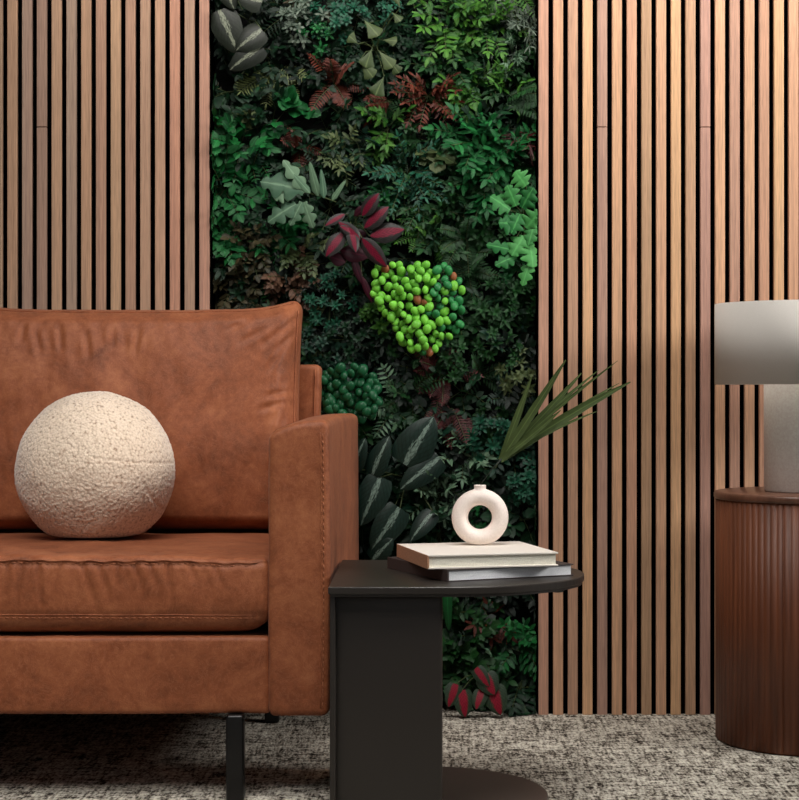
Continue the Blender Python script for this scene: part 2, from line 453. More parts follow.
# back cushions
BC = [((297,322),(262,345)),((292,336),(276,352)),((285,345),(268,372)),((270,396),(290,392)),((262,330),(240,342)),((286,402),(260,410)),
      ((32,330),(38,352)),((56,326),(60,350)),((84,332),(88,356)),((110,328),(112,346)),((136,330),(134,352)),((20,326),(18,340)),((250,318),(225,330)),
      ((284,420),(272,470)),((284,380),(274,420))]
def back_fn(x0, x1, creases):
    Cs = [((px(a[0], 3.83), pz(a[1], 3.83)), (px(b_[0], 3.83), pz(b_[1], 3.83))) for a, b_ in creases]
    z0, z1 = 0.447, 0.924
    def fn(p):
        u = (p.x-x0)/(x1-x0)*2-1; v = (p.z-z0)/(z1-z0)*2-1
        uu, vv = min(1, abs(u)), min(1, abs(v)); q = p.copy()
        f = (p.y-3.92)/0.075
        puff = (1-uu**3.2)**0.9*(1-vv**3)**0.9
        # pillow: thin seams, full middle
        thin = 0.38+0.62*min(1, ((1-uu)*9))**0.55*min(1, ((1-vv)*7+0.15))**0.55
        q.y = 3.92 + f*0.075*thin + f*0.038*puff
        q.x += -math.copysign(1, u)*0.006*(1-vv**2)*uu**4 + math.copysign(1, u)*0.004*uu**6*vv**8*(1 if v > 0 else 0)
        if v > 0: q.z += 0.028*(uu**7)*vv**3 + 0.004*uu**2*vv - 0.004*vv**3
        if f < 0:
            d_ = 0
            for a, b_ in Cs:
                d, t = seg_dist((p.x, p.z), a, b_)
                if d < 0.03: d_ += 0.0042*math.exp(-(d/0.005)**2)*math.sin(PI*(0.15+0.75*t)) - 0.0025*math.exp(-((d-0.012)/0.006)**2)*math.sin(PI*(0.15+0.75*t))
            q.y += d_
            q.y += wrink(Vector((p.x*1.0, 0, p.z*0.6)), 9, 0.005)
            q.y += 0.002*math.sin(p.x*150+3*math.sin(p.z*22))*max(0, vv*math.copysign(1, v)-0.55)*1.6
        q.z += wrink(Vector((p.x, p.y, 3)), 7, 0.003)*max(0, v)
        q.y += (p.z-0.68)*0.17
        q.y = min(q.y, 4.02 + max(0, (p.z-0.80))*0.6)
        return q
    return fn
for i, (x0, x1) in enumerate(((-1.04+0.002, -0.281), (-1.795, -1.04-0.002))):
    cr = BC if i == 0 else [((a[0]-400, a[1]), (b_[0]-400, b_[1])) for a, b_ in BC]
    fn = back_fn(x0, x1, cr)
    c = link('back_cushion', rbox((x0, 3.845, 0.447), (x1, 3.995, 0.924), 0.03, 0.0055 if i == 0 else 0.014, fn, k=6), M['leather'], sofa)
    path = [fn(Vector((x1-0.006, 3.852, 0.475+0.425*j/50)))+Vector((0.0, -0.0005, 0)) for j in range(51)]
    seam(path, c, 0.0017)
    path = [fn(Vector((x0+0.02+(x1-x0-0.04)*j/70, 3.856, 0.918)))+Vector((0, -0.0005, 0)) for j in range(71)]
    seam(path, c, 0.0014)

# back frame behind the cushions
def bf(p):
    q = p.copy(); q.x += (p.z-0.65)*0.03*(1 if p.x > -1 else -1)
    q += Vector((wrink(p, 8, 0.0015), wrink(p, 6, 0.001), wrink(p+Vector((1, 0, 0)), 6, 0.002))); return q
frame = link('back_frame', rbox((-1.83, 4.032, 0.20), (-0.250, 4.118, 0.802), 0.012, 0.022, bf), M['leather'], sofa)
seam([bf(Vector((-0.262, 4.0316, 0.44+0.35*j/20))) for j in range(21)], frame, 0.0016)
# legs
for X in (-0.354, -1.726):
    for Y in (3.278, 4.04):
        link('leg', rbox((X-0.0165, Y-0.0165, 0), (X+0.0165, Y+0.0165, 0.157), 0.006, 0.1), M['black_metal'], sofa)

# ------------------------------------------------------------------ boucle ball
bx, by, bz, br = px(95.5, 3.61), 3.61, 0.5845, 0.1582
bm = bmesh.new(); bmesh.ops.create_icosphere(bm, subdivisions=7, radius=1)
axes = [Vector((0.86, -0.42, 0.28)).normalized(), Vector((-0.2, 0.35, 0.91)).normalized()]
for v in bm.verts:
    n = v.co.normalized()
    wn = n*46 + Vector((noise.noise(n*24), noise.noise(n*24+Vector((5, 0, 0))), noise.noise(n*24+Vector((0, 5, 0)))))*1.6
    vd = noise.voronoi(wn)[0]
    d = (0.40-vd[0])*0.0030 + (0.3-abs(noise.noise(n*48)))*0.0022 + noise.noise(n*3)*0.0025
    # pieced panels: shallow seams that meet on the right
    if n.y < 0:
        ds, _t = seg_dist((n.x, n.z), (0.16, 0.19), (0.99, 0.10)); d -= 0.0022*math.exp(-(ds/0.013)**2)
        if n.x > 0.1:
            s = n.x - 0.60 - 0.42*(0.15-n.z)*(1 if n.z < 0.15 else 0.9); d -= 0.0022*math.exp(-(s/0.013)**2)*(1 if n.z < 0.5 else 0)
    co = n*(br+d)
    co.z *= 1.0 if co.z > 0 else 1.0
    lim = -(bz-0.4525)
    if co.z < lim + 0.012:
        t = (lim+0.012-co.z); co.z = lim + 0.012 - 0.012*(1-math.exp(-t/0.012)); 
    v.co = co + Vector((bx, by, bz))
tag(link('ball_cushion', bm, M['boucle'], loc=(bx, by, 0.4525)), 'round cream boucle ball cushion resting on the leather sofa seat', 'cushion')

# ------------------------------------------------------------------ side table
def d_outline(x_left, cx, cy, r, n=48):
    pts = [(x_left, cy-r)]
    pts += [(cx+r*math.sin(PI*i/n), cy-r*math.cos(PI*i/n)) for i in range(n+1)]
    pts += [(x_left, cy+r)]
    return pts
table = empty('side_table', (0.0, 3.31, 0), 'dark brown metal side table with rounded top beside the sofa arm', 'side table')
TT = 0.411
bm = bmesh.new(); prism(bm, d_outline(-0.1735, 0.0405, 3.308, 0.242), TT-0.0125, TT, 0.0015)
link('table_top', bm, M['table_metal'], table, smooth=False)
bm = bmesh.new(); prism(bm, d_outline(-0.1705, 0.0405, 3.308, 0.2385), TT-0.0175, TT-0.0122)
link('top_rim', bm, M['table_metal'], table, smooth=False)
link('column', rbox((-0.1685, 3.095, 0.006), (0.0215, 3.50, TT-0.017), 0.006, 0.5), M['table_metal'], table)
link('edge_strip', rbox((-0.1715, 3.078, 0.006), (-0.1615, 3.0955, TT-0.017), 0.002, 0.5), M['table_metal'], table)
bm = bmesh.new(); prism(bm, d_outline(-0.1735, -0.018, 3.30, 0.234), 0.0, 0.008, 0.0015)
link('base_plate', bm, M['base_metal'], table, smooth=False)
bm = bmesh.new(); lathe(bm, [(0.008, 0.387), (0.011, 0.390), (0.011, TT-0.017)], (px(558, 3.2), 3.2), 24)
link('foot_pad', bm, M['table_metal'], table)

# ------------------------------------------------------------------ books
def book(x, y, z, ang, w, d, t, cover, spine, pages, label, ct=0.0022):
    root = empty('book', (x, y, z), label, 'book'); root.rotation_euler = (0, 0, ang)
    def lk(name, lo, hi, mat, r=0.0004):
        bm = rbox(lo, hi, r, 1, k=2)
        me = bpy.data.meshes.new(name); bm.to_mesh(me); bm.free(); me.materials.append(mat)
        o = bpy.data.objects.new(name, me); COL.objects.link(o); o.parent = root
    lk('cover', (0, 0, 0), (w, d, ct), cover)
    lk('cover', (0, 0, t-ct), (w, d, t), cover)
    lk('spine', (-0.0006, 0, 0.0002), (0.0025, d, t-0.0002), spine)
    # page block with fine leaf edges
    bm = bmesh.new(); n = max(6, int((t-2*ct)/0.0008)); z0, z1 = ct, t-ct
    x0, x1, y0, y1 = 0.002, w-0.0035, 0.0035, d-0.0035
    prof = []
    for i in range(n+1):
        zz = z0+(z1-z0)*i/n; prof.append((zz, 0.0004 if i % 2 else 0.0))
    rings = [[bm.verts.new(c) for c in ((x0, y0+o, zz), (x1-o, y0+o, zz), (x1-o, y1-o, zz), (x0, y1-o, zz))] for zz, o in prof]
    for a, b_ in zip(rings, rings[1:]):
        for j in range(4): bm.faces.new((a[j], a[(j+1) % 4], b_[(j+1) % 4], b_[j]))
    bm.faces.new(rings[0][::-1]); bm.faces.new(rings[-1])
    me = bpy.data.meshes.new('pages'); bm.to_mesh(me); bm.free(); me.materials.append(pages)
    o = bpy.data.objects.new('pages', me); COL.objects.link(o); o.parent = root
    return root
book(0.031, 3.145, TT, math.radians(25), 0.252, 0.262, 0.0215, M['book_dark'], M['book_dark'], M['pages_grey'],
     'dark covered book with white pages lying flat on the side table', 0.002)
book(-0.004, 3.152, TT+0.0215, math.radians(14), 0.240, 0.240, 0.0245, M['book_white'], M['book_spine'], M['pages'],
     'cream white book with tan spine, topmost of the two stacked books', 0.0028)
BT = TT+0.046

# ------------------------------------------------------------------ vase
VX, VY = px(480, 3.36), 3.36
VR, Vr = 0.0377, 0.0155
VZ = BT+VR+Vr-0.0012
bm = bmesh.new()
seg1, seg2 = 72, 28
rings = []
for i in range(seg1):
    a = 2*PI*i/seg1; ring = []
    for j in range(seg2):
        b_ = 2*PI*j/seg2; rr = VR + Vr*math.cos(b_)
        co = Vector((VX+rr*math.cos(a), VY+Vr*1.15*math.sin(b_), VZ+rr*math.sin(a)))
        co.z = max(co.z, BT+0.0002)
        ring.append(bm.verts.new(co))
    rings.append(ring)
for i in range(seg1):
    a, c = rings[i], rings[(i+1) % seg1]
    for j in range(seg2): bm.faces.new((a[j], a[(j+1) % seg2], c[(j+1) % seg2], c[j]))
NT = pz(485, 3.36)
lathe(bm, [(0.021, NT-0.026), (0.017, NT-0.018), (0.0125, NT-0.012), (0.0108, NT-0.007), (0.0112, NT-0.002), (0.0122, NT), (0.0106, NT+0.0004), (0.0080, NT-0.0015), (0.0076, NT-0.010)], (VX, VY), 40, lambda r, z, a: r*(1-0.42*abs(math.sin(a))**2*max(0, min(1, (r-0.0125)/0.006))))
vase = link('ring_vase', bm, M['ceramic'], loc=(VX, VY, BT))
tag(vase, 'pale pink ring shaped ceramic vase standing on the top book', 'vase')
rm = vase.modifiers.new('remesh', 'REMESH'); rm.mode = 'VOXEL'; rm.voxel_size = 0.0011; rm.use_smooth_shade = True
sm = vase.modifiers.new('smooth', 'SMOOTH'); sm.factor = 0.5; sm.iterations = 9

# ------------------------------------------------------------------ palm frond in the vase
def blade(bm, pts, w, nrm, uvl=None, fold=0.25):
    """A long pleated blade along pts; w(t) the half width."""
    n = len(pts); prev = None
    for i, p in enumerate(pts):
        t = i/(n-1); tan = (pts[min(i+1, n-1)]-pts[max(i-1, 0)]).normalized()
        sd = tan.cross(nrm).normalized(); h = w(t); up = sd.cross(tan).normalized()
        row = [bm.verts.new(p - sd*h + up*h*fold), bm.verts.new(p), bm.verts.new(p + sd*h + up*h*fold)]
        if prev:
            for k in range(2):
                f = bm.faces.new((prev[k], prev[k+1], row[k+1], row[k]))
                if uvl:
                    for l, (uu, tt) in zip(f.loops, (((k-1), t-1/(n-1)), (k, t-1/(n-1)), (k, t), ((k-1), t))): l[uvl].uv = (uu, tt)
        prev = row
frond = empty('palm_frond', (VX, VY, NT-0.02), 'green palm leaf fanning out to the right above the ring vase', 'leaf')
D = 3.36
hub = Vector((px(500.5, D), D, pz(460, D)))
tips = [((532, 376), 3.8, 0.00), ((565, 360), 4.6, -0.02), ((582, 373), 4.2, 0.01), ((600, 370), 2.4, 0.03), ((616, 361), 1.5, -0.03),
        ((621, 383), 1.6, 0.03), ((630, 382), 5.2, -0.01), ((599, 411), 1.5, 0.02), ((548, 420), 3.5, -0.02)]
for (tx, ty), wpx, dy in tips:
    bm = bmesh.new(); uvl = bm.loops.layers.uv.new('UVMap')
    tip = Vector((px(tx, D), D+dy, pz(ty, D))); hw = wpx*(0.95 if wpx > 2 else 1.25)*D/F
    if (tx, ty) == (548, 420): tip = Vector((px(560, D), D+dy, pz(410, D)))
    pts = []
    for i in range(17):
        t = i/16; p = hub.lerp(tip, t); p.z += 0.006*math.sin(PI*t)*(1 if tx > 590 else -0.3); pts.append(p)
    blade(bm, pts, lambda t, hw=hw: hw*(0.42+0.58*math.sin(PI*min(1, t*1.15+0.12)) if t < 0.5 else max(0.03, (1-t)*2)**0.6), Vector((0.1, -1, 0.25)), uvl, 0.35)
    link('leaflet', bm, M['palm'], frond)
bm = bmesh.new()
tube(bm, [(VX, VY, NT-0.02), (VX+0.002, VY, NT+0.002), (px(487, D), D, pz(476, D)), (px(494, D), D, pz(467, D)), hub+Vector((0.002, 0, 0.002))], [0.0009, 0.0009, 0.0009, 0.0010, 0.0020], 8)
link('stem', bm, M['palm_stem'], frond)

# ------------------------------------------------------------------ cabinet and lamp
KX, KY, KR, KH = 0.803, 3.84, 0.192, 0.530
cab = empty('round_cabinet', (KX, KY, 0), 'round dark walnut cabinet with vertical fluted sides beneath the lamp', 'cabinet')
NF = 84
bm = bmesh.new()
def flute(r, z, a):
    ph = (a*NF/(2*PI)) % 1.0
    return r - 0.0013*(abs(math.cos(PI*ph))**4) - (0.002 if abs(a-4.26) < 0.006 else 0)
lathe(bm, [(KR, 0.004), (KR, KH-0.016)], (KX, KY), NF*14, flute)
link('fluted_body', bm, M['cabinet'], cab)
bm = bmesh.new(); lathe(bm, [(KR-0.008, 0.0), (KR-0.008, 0.006)], (KX, KY), 96); link('plinth', bm, M['cabinet'], cab)
bm = bmesh.new()
lathe(bm, [(KR-0.002, KH-0.0165), (KR+0.002, KH-0.0155), (KR+0.0035, KH-0.011), (KR+0.0035, KH-0.005), (KR+0.001, KH-0.0012), (KR-0.003, KH)], (KX, KY), 160)
link('cabinet_top', bm, M['cabinet_top'], cab)

LX = 0.808
lamp = empty('table_lamp', (LX, KY, KH), 'table lamp with drum shade and thick cylinder base on the round cabinet', 'lamp')
bm = bmesh.new(); lathe(bm, [(0.091, KH), (0.0945, KH+0.003), (0.0945, 0.79), (0.092, 0.794)], (LX, KY), 128); link('base', bm, M['lampbase'], lamp)
bm = bmesh.new()
R = 0.1985
prof = [(R, pz(384.5, 3.84)), (R, pz(304, 3.84)), (R-0.003, pz(304, 3.84)), (R-0.003, pz(384.5, 3.84))]
rings = []
for r, z in prof+[prof[0]]:
    rings.append([bm.verts.new((LX+r*math.cos(2*PI*j/160), KY+r*math.sin(2*PI*j/160), z)) for j in range(160)])
for a, b_ in zip(rings, rings[1:]):
    for j in range(160): bm.faces.new((a[j], a[(j+1) % 160], b_[(j+1) % 160], b_[j]))
bmesh.ops.remove_doubles(bm, verts=bm.verts, dist=1e-5)
sh = link('shade', bm, M['shade'], lamp)
bm = bmesh.new()
for a in range(3):
    tube(bm, [(LX, KY, 0.80), (LX+(R-0.002)*math.cos(a*2*PI/3+0.3), KY+(R-0.002)*math.sin(a*2*PI/3+0.3), 0.80)], 0.002)
tube(bm, [(LX, KY, 0.79), (LX, KY, 0.84)], 0.012, 16)
link('shade_carrier', bm, M['black_metal'], lamp)

#PLANTS-BEGIN
# ------------------------------------------------------------------ the planted wall
XL, XR = px(210.5, FRONT)+0.002, px(537, FRONT)-0.001
rnd = random.Random(11)
CAM_DIR = Vector((0, -1, 0))
def P(x, y, d=4.13): return Vector((px(x, d), d, pz(y, d)))
SH = {
 'ovate': lambda t: 2.3*(t**0.65)*((1-t)**0.8),
 'lance': lambda t: math.sin(PI*min(1, t**0.85))**0.9,
 'obovate': lambda t: 1.35*(t**0.9)*((1-t)**0.35) * 1.15,
 'heart': lambda t: 1.75*((t+0.05)**0.28)*((1-t)**0.62),
 'fan': lambda t: (t**1.3)*1.15 if t < 0.82 else 0.9*max(0, (1-t)/0.18)**0.45,
 'lobed': lambda t: (0.36+0.72*abs(math.cos(PI*(t*3.0+0.15)))**0.8)*math.sin(PI*min(1, t*0.93+0.07))**0.6*1.1,
 'star': lambda t: (0.25+0.85*abs(math.cos(PI*(t*2.0+0.45)))**1.6)*(1-t)**0.35*1.3*min(1, t*6),
 'strap': lambda t: 0.9*min(1, t*5+0.2)*(1-t)**0.4,
}
class Plant:
    def __init__(s):
        s.bm = bmesh.new(); s.uv = s.bm.loops.layers.uv.new('UVMap')
    def leaf(s, b, d, n, L, W, shape='ovate', droop=0.25, fold=0.25, seg=6, mi=0, across=1):
        d = d.normalized(); sd = d.cross(n)
        if sd.length < 1e-3: sd = d.cross(Vector((0.3, 0.2, 1)))
        sd.normalize(); up = sd.cross(d).normalized(); w = SH[shape]
        prev = None; K = across; p = b.copy(); dd = d.copy()
        for i in range(seg+1):
            t = i/seg; h = max(0.0003, w(min(0.999, max(0.001, t)))*W*0.5)
            row = []
            for k in range(-K, K+1):
                u = k/K
                row.append((s.bm.verts.new(p + sd*(h*u) + up*(h*abs(u)*fold - h*u*u*0.12*K)), u, t))
            if prev:
                for k in range(2*K):
                    q = (prev[k], prev[k+1], row[k+1], row[k])
                    f = s.bm.faces.new([v[0] for v in q]); f.material_index = mi
                    for l, v in zip(f.loops, q): l[s.uv].uv = (v[1], v[2])
            prev = row
            ang = droop*1.6/seg*(0.4+t)
            dd = (dd - up*ang).normalized(); up = sd.cross(dd).normalized()
            p = p + dd*(L/seg)
    def stalk(s, pts, r, mi=1):
        f0 = len(s.bm.faces); tube(s.bm, pts, r, 4, cap=False); s.bm.faces.ensure_lookup_table()
        for f in s.bm.faces[f0:]: f.material_index = mi
    def finish(s, name, mats, root, label, cat, group=None):
        for v in s.bm.verts:
            c = v.co
            if c.x < XL: c.x = XL + 0.006*(1-math.exp((c.x-XL)/0.02))
            if c.x > XR: c.x = XR - 0.006*(1-math.exp((XR-c.x)/0.02))
            c.y = min(c.y, BACK-0.002); c.z = max(c.z, 0.004)
            if c.y < 4.065: c.y = 4.065 - 0.01*(1-math.exp((c.y-4.065)/0.02))
        root = Vector(root); root.y = BACK-0.002
        o = link(name, s.bm, mats, loc=root)
        return tag(o, label, cat, group)
def rdir(tmin, tmax, phi=None, r=rnd):
    th = math.radians(r.uniform(tmin, tmax)); ph = r.uniform(0, 2*PI) if phi is None else math.radians(r.uniform(*phi))
    return Vector((math.sin(th)*math.cos(ph), -math.cos(th), math.sin(th)*math.sin(ph)))
def jit(a, r=rnd): return Vector((r.uniform(-a, a), r.uniform(-a, a), r.uniform(-a, a)))

def sprigs(pl, root, n, slen, L, W, nodes, shape='ovate', th=(35, 80), phi=None, droop=0.25, sag=0.3, three=False):
    for _ in range(n):
        d = rdir(*th, phi); p = root.copy(); pts = [p.copy()]; steps = nodes+2; ln = slen*rnd.uniform(0.7, 1.15)
        for i in range(steps):
            d = (d + Vector((0, 0, -sag/steps)) + jit(0.08)).normalized(); p = p + d*ln/steps; pts.append(p.copy())
            if i >= 1:
                n_ = (CAM_DIR*0.7 + Vector((0, 0, 0.6)) + jit(0.35)).normalized()
                sd = d.cross(n_).normalized(); sc = (0.65+0.35*math.sin(PI*i/steps+0.4))*rnd.uniform(0.8, 1.15)
                for sgn in (-1, 1):
                    ld = (d*rnd.uniform(0.45, 0.8) + sd*sgn + jit(0.2)).normalized()
                    pl.leaf(p, ld, (n_+jit(0.3)).normalized(), L*sc, W*sc, shape, droop*rnd.uniform(0.3, 1.6), 0.25, 5)
        pl.leaf(p, d, CAM_DIR+Vector((0, 0, 0.4)), L*0.9, W*0.9, shape, droop)
        pl.stalk(pts, 0.0008)
def rosette(pl, c, ax, r, k, W, shape='obovate', layers=2):
    ax = ax.normalized(); u = ax.cross(Vector((0.2, 0.1, 1))).normalized(); v = ax.cross(u); off = rnd.uniform(0, 6)
    for L_ in range(layers):
        kk = k; el = 0.15+0.55*L_/max(1, layers-1) if layers > 1 else 0.3
        for i in range(kk):
            a = off + 2*PI*(i+0.5*L_)/kk
            rd = (u*math.cos(a)+v*math.sin(a))*math.cos(el) + ax*math.sin(el)
            s_ = r*(1-0.35*L_)*rnd.uniform(0.85, 1.1)
            pl.leaf(c, rd, ax*math.cos(el)-(rd-ax*rd.dot(ax))*math.sin(el), s_, W*(1-0.3*L_), shape, 0.15, 0.3, 4)
def rosettes(pl, root, n, spread, r, k, W, shape='obovate', layers=2, depth=0.07, sy=1.0):
    for i in range(n):
        a = rnd.uniform(0, 2*PI); q = spread*math.sqrt(rnd.random())
        c = root + Vector((q*math.cos(a), -depth*rnd.uniform(0.45, 1.0)*(1-0.4*(q/spread)**2), q*math.sin(a)*sy))
        ax = CAM_DIR*1.0 + Vector((math.cos(a), 0, math.sin(a)))*0.5*q/spread + Vector((0, 0, 0.3)) + jit(0.25)
        pl.stalk([root, root.lerp(c, 0.6)+Vector((0, 0.01, 0)), c], 0.0009)
        rosette(pl, c, ax, r*rnd.uniform(0.75, 1.15), k, W, shape, layers)
def frond(pl, b, d, n_, L, PL, PW, pairs, sag=0.3, shape='lance', fang=65, taper=1.0, fold=0.2):
    p = b.copy(); d = d.normalized(); pts = [p.copy()]
    for i in range(pairs):
        t = i/pairs; d = (d+Vector((0, 0, -sag/pairs))).normalized(); p = p+d*L/pairs; pts.append(p.copy())
        sd = d.cross(n_).normalized(); k = (math.sin(PI*min(1, 0.15+t*0.85))**0.6)*taper + 0.1
        for sgn in (-1, 1):
            a = math.radians(fang); ld = d*math.cos(a)+sd*sgn*math.sin(a)+jit(0.06)
            pl.leaf(p, ld, n_+jit(0.12), PL*k, PW*(0.5+0.5*k), shape, 0.3, fold, 3)
    pl.leaf(p, d, n_, PL*0.6, PW, shape, 0.1, fold, 3)
    pl.stalk(pts, 0.0008)
def fern(pl, root, n, L, PL, PW, pairs, th=(45, 80), phi=None, sag=0.5, shape='lance'):
    for _ in range(n):
        d = rdir(*th, phi); n_ = (CAM_DIR+Vector((0, 0, 0.5))+jit(0.3)).normalized()
        frond(pl, root, d, n_, L*rnd.uniform(0.7, 1.1), PL, PW, pairs, sag, shape)
def wisps(pl, root, n, L, W, th=(15, 85), branch=7):
    for _ in range(n):
        d = rdir(*th); p = root.copy(); pts = [p.copy()]
        ln = L*rnd.uniform(0.6, 1.1)
        for i in range(branch):
            d = (d+jit(0.15)+Vector((0, 0, -0.05))).normalized(); p = p+d*ln/branch; pts.append(p.copy())
            if i > 1:
                for _k in range(3): pl.leaf(p, (d+jit(0.9)).normalized(), CAM_DIR+jit(0.6), L*0.22, W, 'lance', 0.2, 0.1, 2)
        pl.stalk(pts, 0.0007)
def big_leaf(pl, b, t, wpx, shape='heart', lift=0.0, droop=0.35, d=4.12, tilt=(0, 0), root=None):
    b_, t_ = P(*b, d), P(*t, d-lift); L = (t_-b_).length*1.04
    n_ = (CAM_DIR+Vector((tilt[0], 0, tilt[1]))).normalized()
    pl.leaf(b_, t_-b_, n_, L, wpx*d/F, shape, droop, 0.22, 20 if shape == 'lobed' else 12, 0, 3)
    if root is not None: pl.stalk([root, root.lerp(b_, 0.6)+Vector((0, -0.01, 0.008)), b_], 0.0014)

G = {}
def gm(k, a, b_, rough=0.45, **kw):
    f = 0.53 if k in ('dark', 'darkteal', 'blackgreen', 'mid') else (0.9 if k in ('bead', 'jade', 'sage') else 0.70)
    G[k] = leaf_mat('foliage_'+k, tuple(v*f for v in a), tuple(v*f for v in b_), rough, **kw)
gm('stem', (50, 66, 36), (78, 92, 50)); gm('bright', (28, 92, 24), (88, 152, 46)); gm('lime', (84, 102, 48), (128, 142, 80))
gm('emerald', (4, 78, 34), (30, 136, 60)); gm('mid', (12, 76, 28), (44, 124, 46)); gm('dark', (4, 44, 20), (16, 88, 40))
gm('teal', (6, 62, 44), (34, 116, 82)); gm('darkteal', (3, 44, 30), (14, 90, 58)); gm('olive', (66, 88, 44), (112, 128, 78))
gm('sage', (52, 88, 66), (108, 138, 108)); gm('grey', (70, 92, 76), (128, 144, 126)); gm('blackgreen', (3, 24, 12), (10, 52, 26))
gm('rust', (84, 30, 16), (128, 54, 32)); gm('redfern', (66, 16, 20), (108, 40, 38)); gm('bronze', (48, 48, 26), (94, 84, 52))
gm('brown', (80, 54, 38), (136, 98, 74)); gm('bead', (34, 98, 24), (110, 188, 58), 0.3); gm('beadgreen', (14, 112, 64), (50, 150, 74), 0.3)
gm('beadbrown', (150, 84, 44), (170, 104, 60), 0.35); gm('beaddark', (3, 56, 26), (14, 88, 48), 0.3)
gm('silver', (30, 60, 50), (52, 82, 70), 0.32, mode='streak', c2=(120, 142, 130)); gm('silverdim', (34, 42, 32), (50, 60, 44), 0.38, mode='streak', c2=(118, 124, 106))
gm('maroon', (50, 8, 24), (88, 16, 38), 0.35); gm('maroonpink', (52, 52, 50), (96, 88, 88), 0.35, mode='heart', c2=(112, 14, 42))
gm('caladium', (58, 84, 62), (84, 108, 80), 0.45, mode='heart', c2=(140, 16, 42))
gm('jade', (26, 100, 44), (74, 150, 76))
def mats(k): return [G[k], G['stem']]

def feature(kind, name, label, cat, mat, x, y, d=4.19, group=None, **kw):
    pl = Plant(); r = P(x, y, d)
    kind(pl, r, **kw)
    return pl.finish(name, mats(mat), r, label, cat, group)
# --- large explicit leaves
pl = Plant(); r = P(248, 20, 4.19)
for b, t, w in (((220, 10), (237, 50), 30), ((262, 30), (236, 47), 26), ((262, 46), (230, 67), 24), ((262, 2), (238, -8), 26), ((222, -22), (233, 6), 22)): big_leaf(pl, b, t, w, lift=0.02, root=r, tilt=(rnd.uniform(-.3, .3), 0.25))
pl.finish('silver_vine', mats('silverdim'), r, 'broad dull green leaves with pale silver midribs at the top corner beside the left slats', 'plant')
pl = Plant(); r = P(408, 478, 4.19)
for b, t, w in (((404, 464), (432, 419), 38), ((372, 474), (386, 438), 22), ((440, 458), (401, 487), 27), ((381, 477), (361, 524), 30), ((400, 508), (373, 549), 30), ((433, 512), (410, 538), 20), ((372, 560), (390, 540), 22), ((352, 470), (362, 440), 20)):
    big_leaf(pl, b, t, w, lift=0.025, root=r, tilt=(rnd.uniform(-.35, .35), 0.2))
pl.finish('silver_vine', mats('silver'), r, 'large dark leaves with silver flashes just right of the sofa arm', 'plant')
pl = Plant(); r = P(336, 202, 4.17)
pl.stalk([r, P(320, 196, 4.11), P(298, 190, 4.10), P(284, 188, 4.10)], 0.0016)
for b, t, w, s_ in (((306, 192), (285, 160), 15, 'lobed'), ((310, 193), (292, 172), 9, 'strap'), ((318, 196), (309, 163), 11, 'strap'), ((324, 198), (322, 170), 9, 'strap'), ((332, 200), (345, 181), 7, 'strap'),
                    ((304, 190), (262, 180), 26, 'lobed'), ((290, 192), (274, 197), 16, 'lobed'), ((296, 204), (268, 220), 20, 'lobed'), ((304, 202), (312, 227), 14, 'lobed'), ((302, 202), (290, 224), 13, 'lobed')):
    big_leaf(pl, b, t, w, s_, lift=0.01, d=4.10, droop=0.2, tilt=(rnd.uniform(-.3, .3), 0.3))
pl.finish('split_leaf_spray', mats('sage'), r, 'pale grey green deeply lobed leaf spray left of the maroon plant', 'plant')
pl = Plant(); r = P(352, 226, 4.18)
for b, t, w in (((362, 216), (376, 193), 20), ((364, 228), (386, 206), 22), ((370, 236), (402, 228), 25), ((362, 238), (384, 266), 20), ((344, 232), (326, 254), 20), ((360, 240), (340, 222), 17), ((350, 226), (357, 250), 15), ((345, 214), (326, 224), 11), ((356, 234), (342, 226), 12)):
    big_leaf(pl, b, t, w, 'ovate', lift=0.02, d=4.09, droop=0.3, tilt=(rnd.uniform(-.5, .5), 0.2), root=r)
pl.finish('painted_begonia', mats('maroonpink'), r, 'maroon red leafed plant with grey edges at the centre of the planted wall', 'plant')
pl = Plant(); r = P(358, 236, 4.18)
for b, t, w in (((340, 250), (368, 256), 18), ((346, 262), (330, 256), 14), ((352, 256), (362, 284), 8), ((362, 276), (371, 302), 7), ((354, 216), (368, 206), 10), ((352, 240), (366, 232), 14)):
    big_leaf(pl, b, t, w, 'lance', lift=0.01, d=4.11, droop=0.3, tilt=(rnd.uniform(-.5, .5), 0.2), root=r)
pl.finish('dark_begonia', mats('maroon'), r, 'dark wine coloured narrow leaves hanging beneath the maroon grey edged plant', 'plant')
pl = Plant(); r = P(482, 672, 4.19)
for b, t, w in (((462, 690), (466, 716), 20), ((456, 684), (449, 706), 16), ((484, 674), (494, 694), 22), ((492, 686), (500, 714), 24), ((482, 690), (476, 708), 15), ((476, 668), (488, 686), 14)):
    big_leaf(pl, b, t, w, 'heart', lift=0.02, d=4.09, droop=0.3, tilt=(rnd.uniform(-.3, .3), 0.3), root=r)
pl.finish('red_heart_caladium', mats('caladium'), r, 'grey green heart leaves with red centres near the carpet behind the table', 'plant')
# bright strap leaf under the table top
pl = Plant(); r = P(447, 588, 4.18)
big_leaf(pl, (446, 575), (449, 632), 14, 'strap', d=4.10, root=r); pl.finish('strap_leaf_plant', mats('emerald'), r, 'upright emerald strap leaf right beside the table column', 'plant')
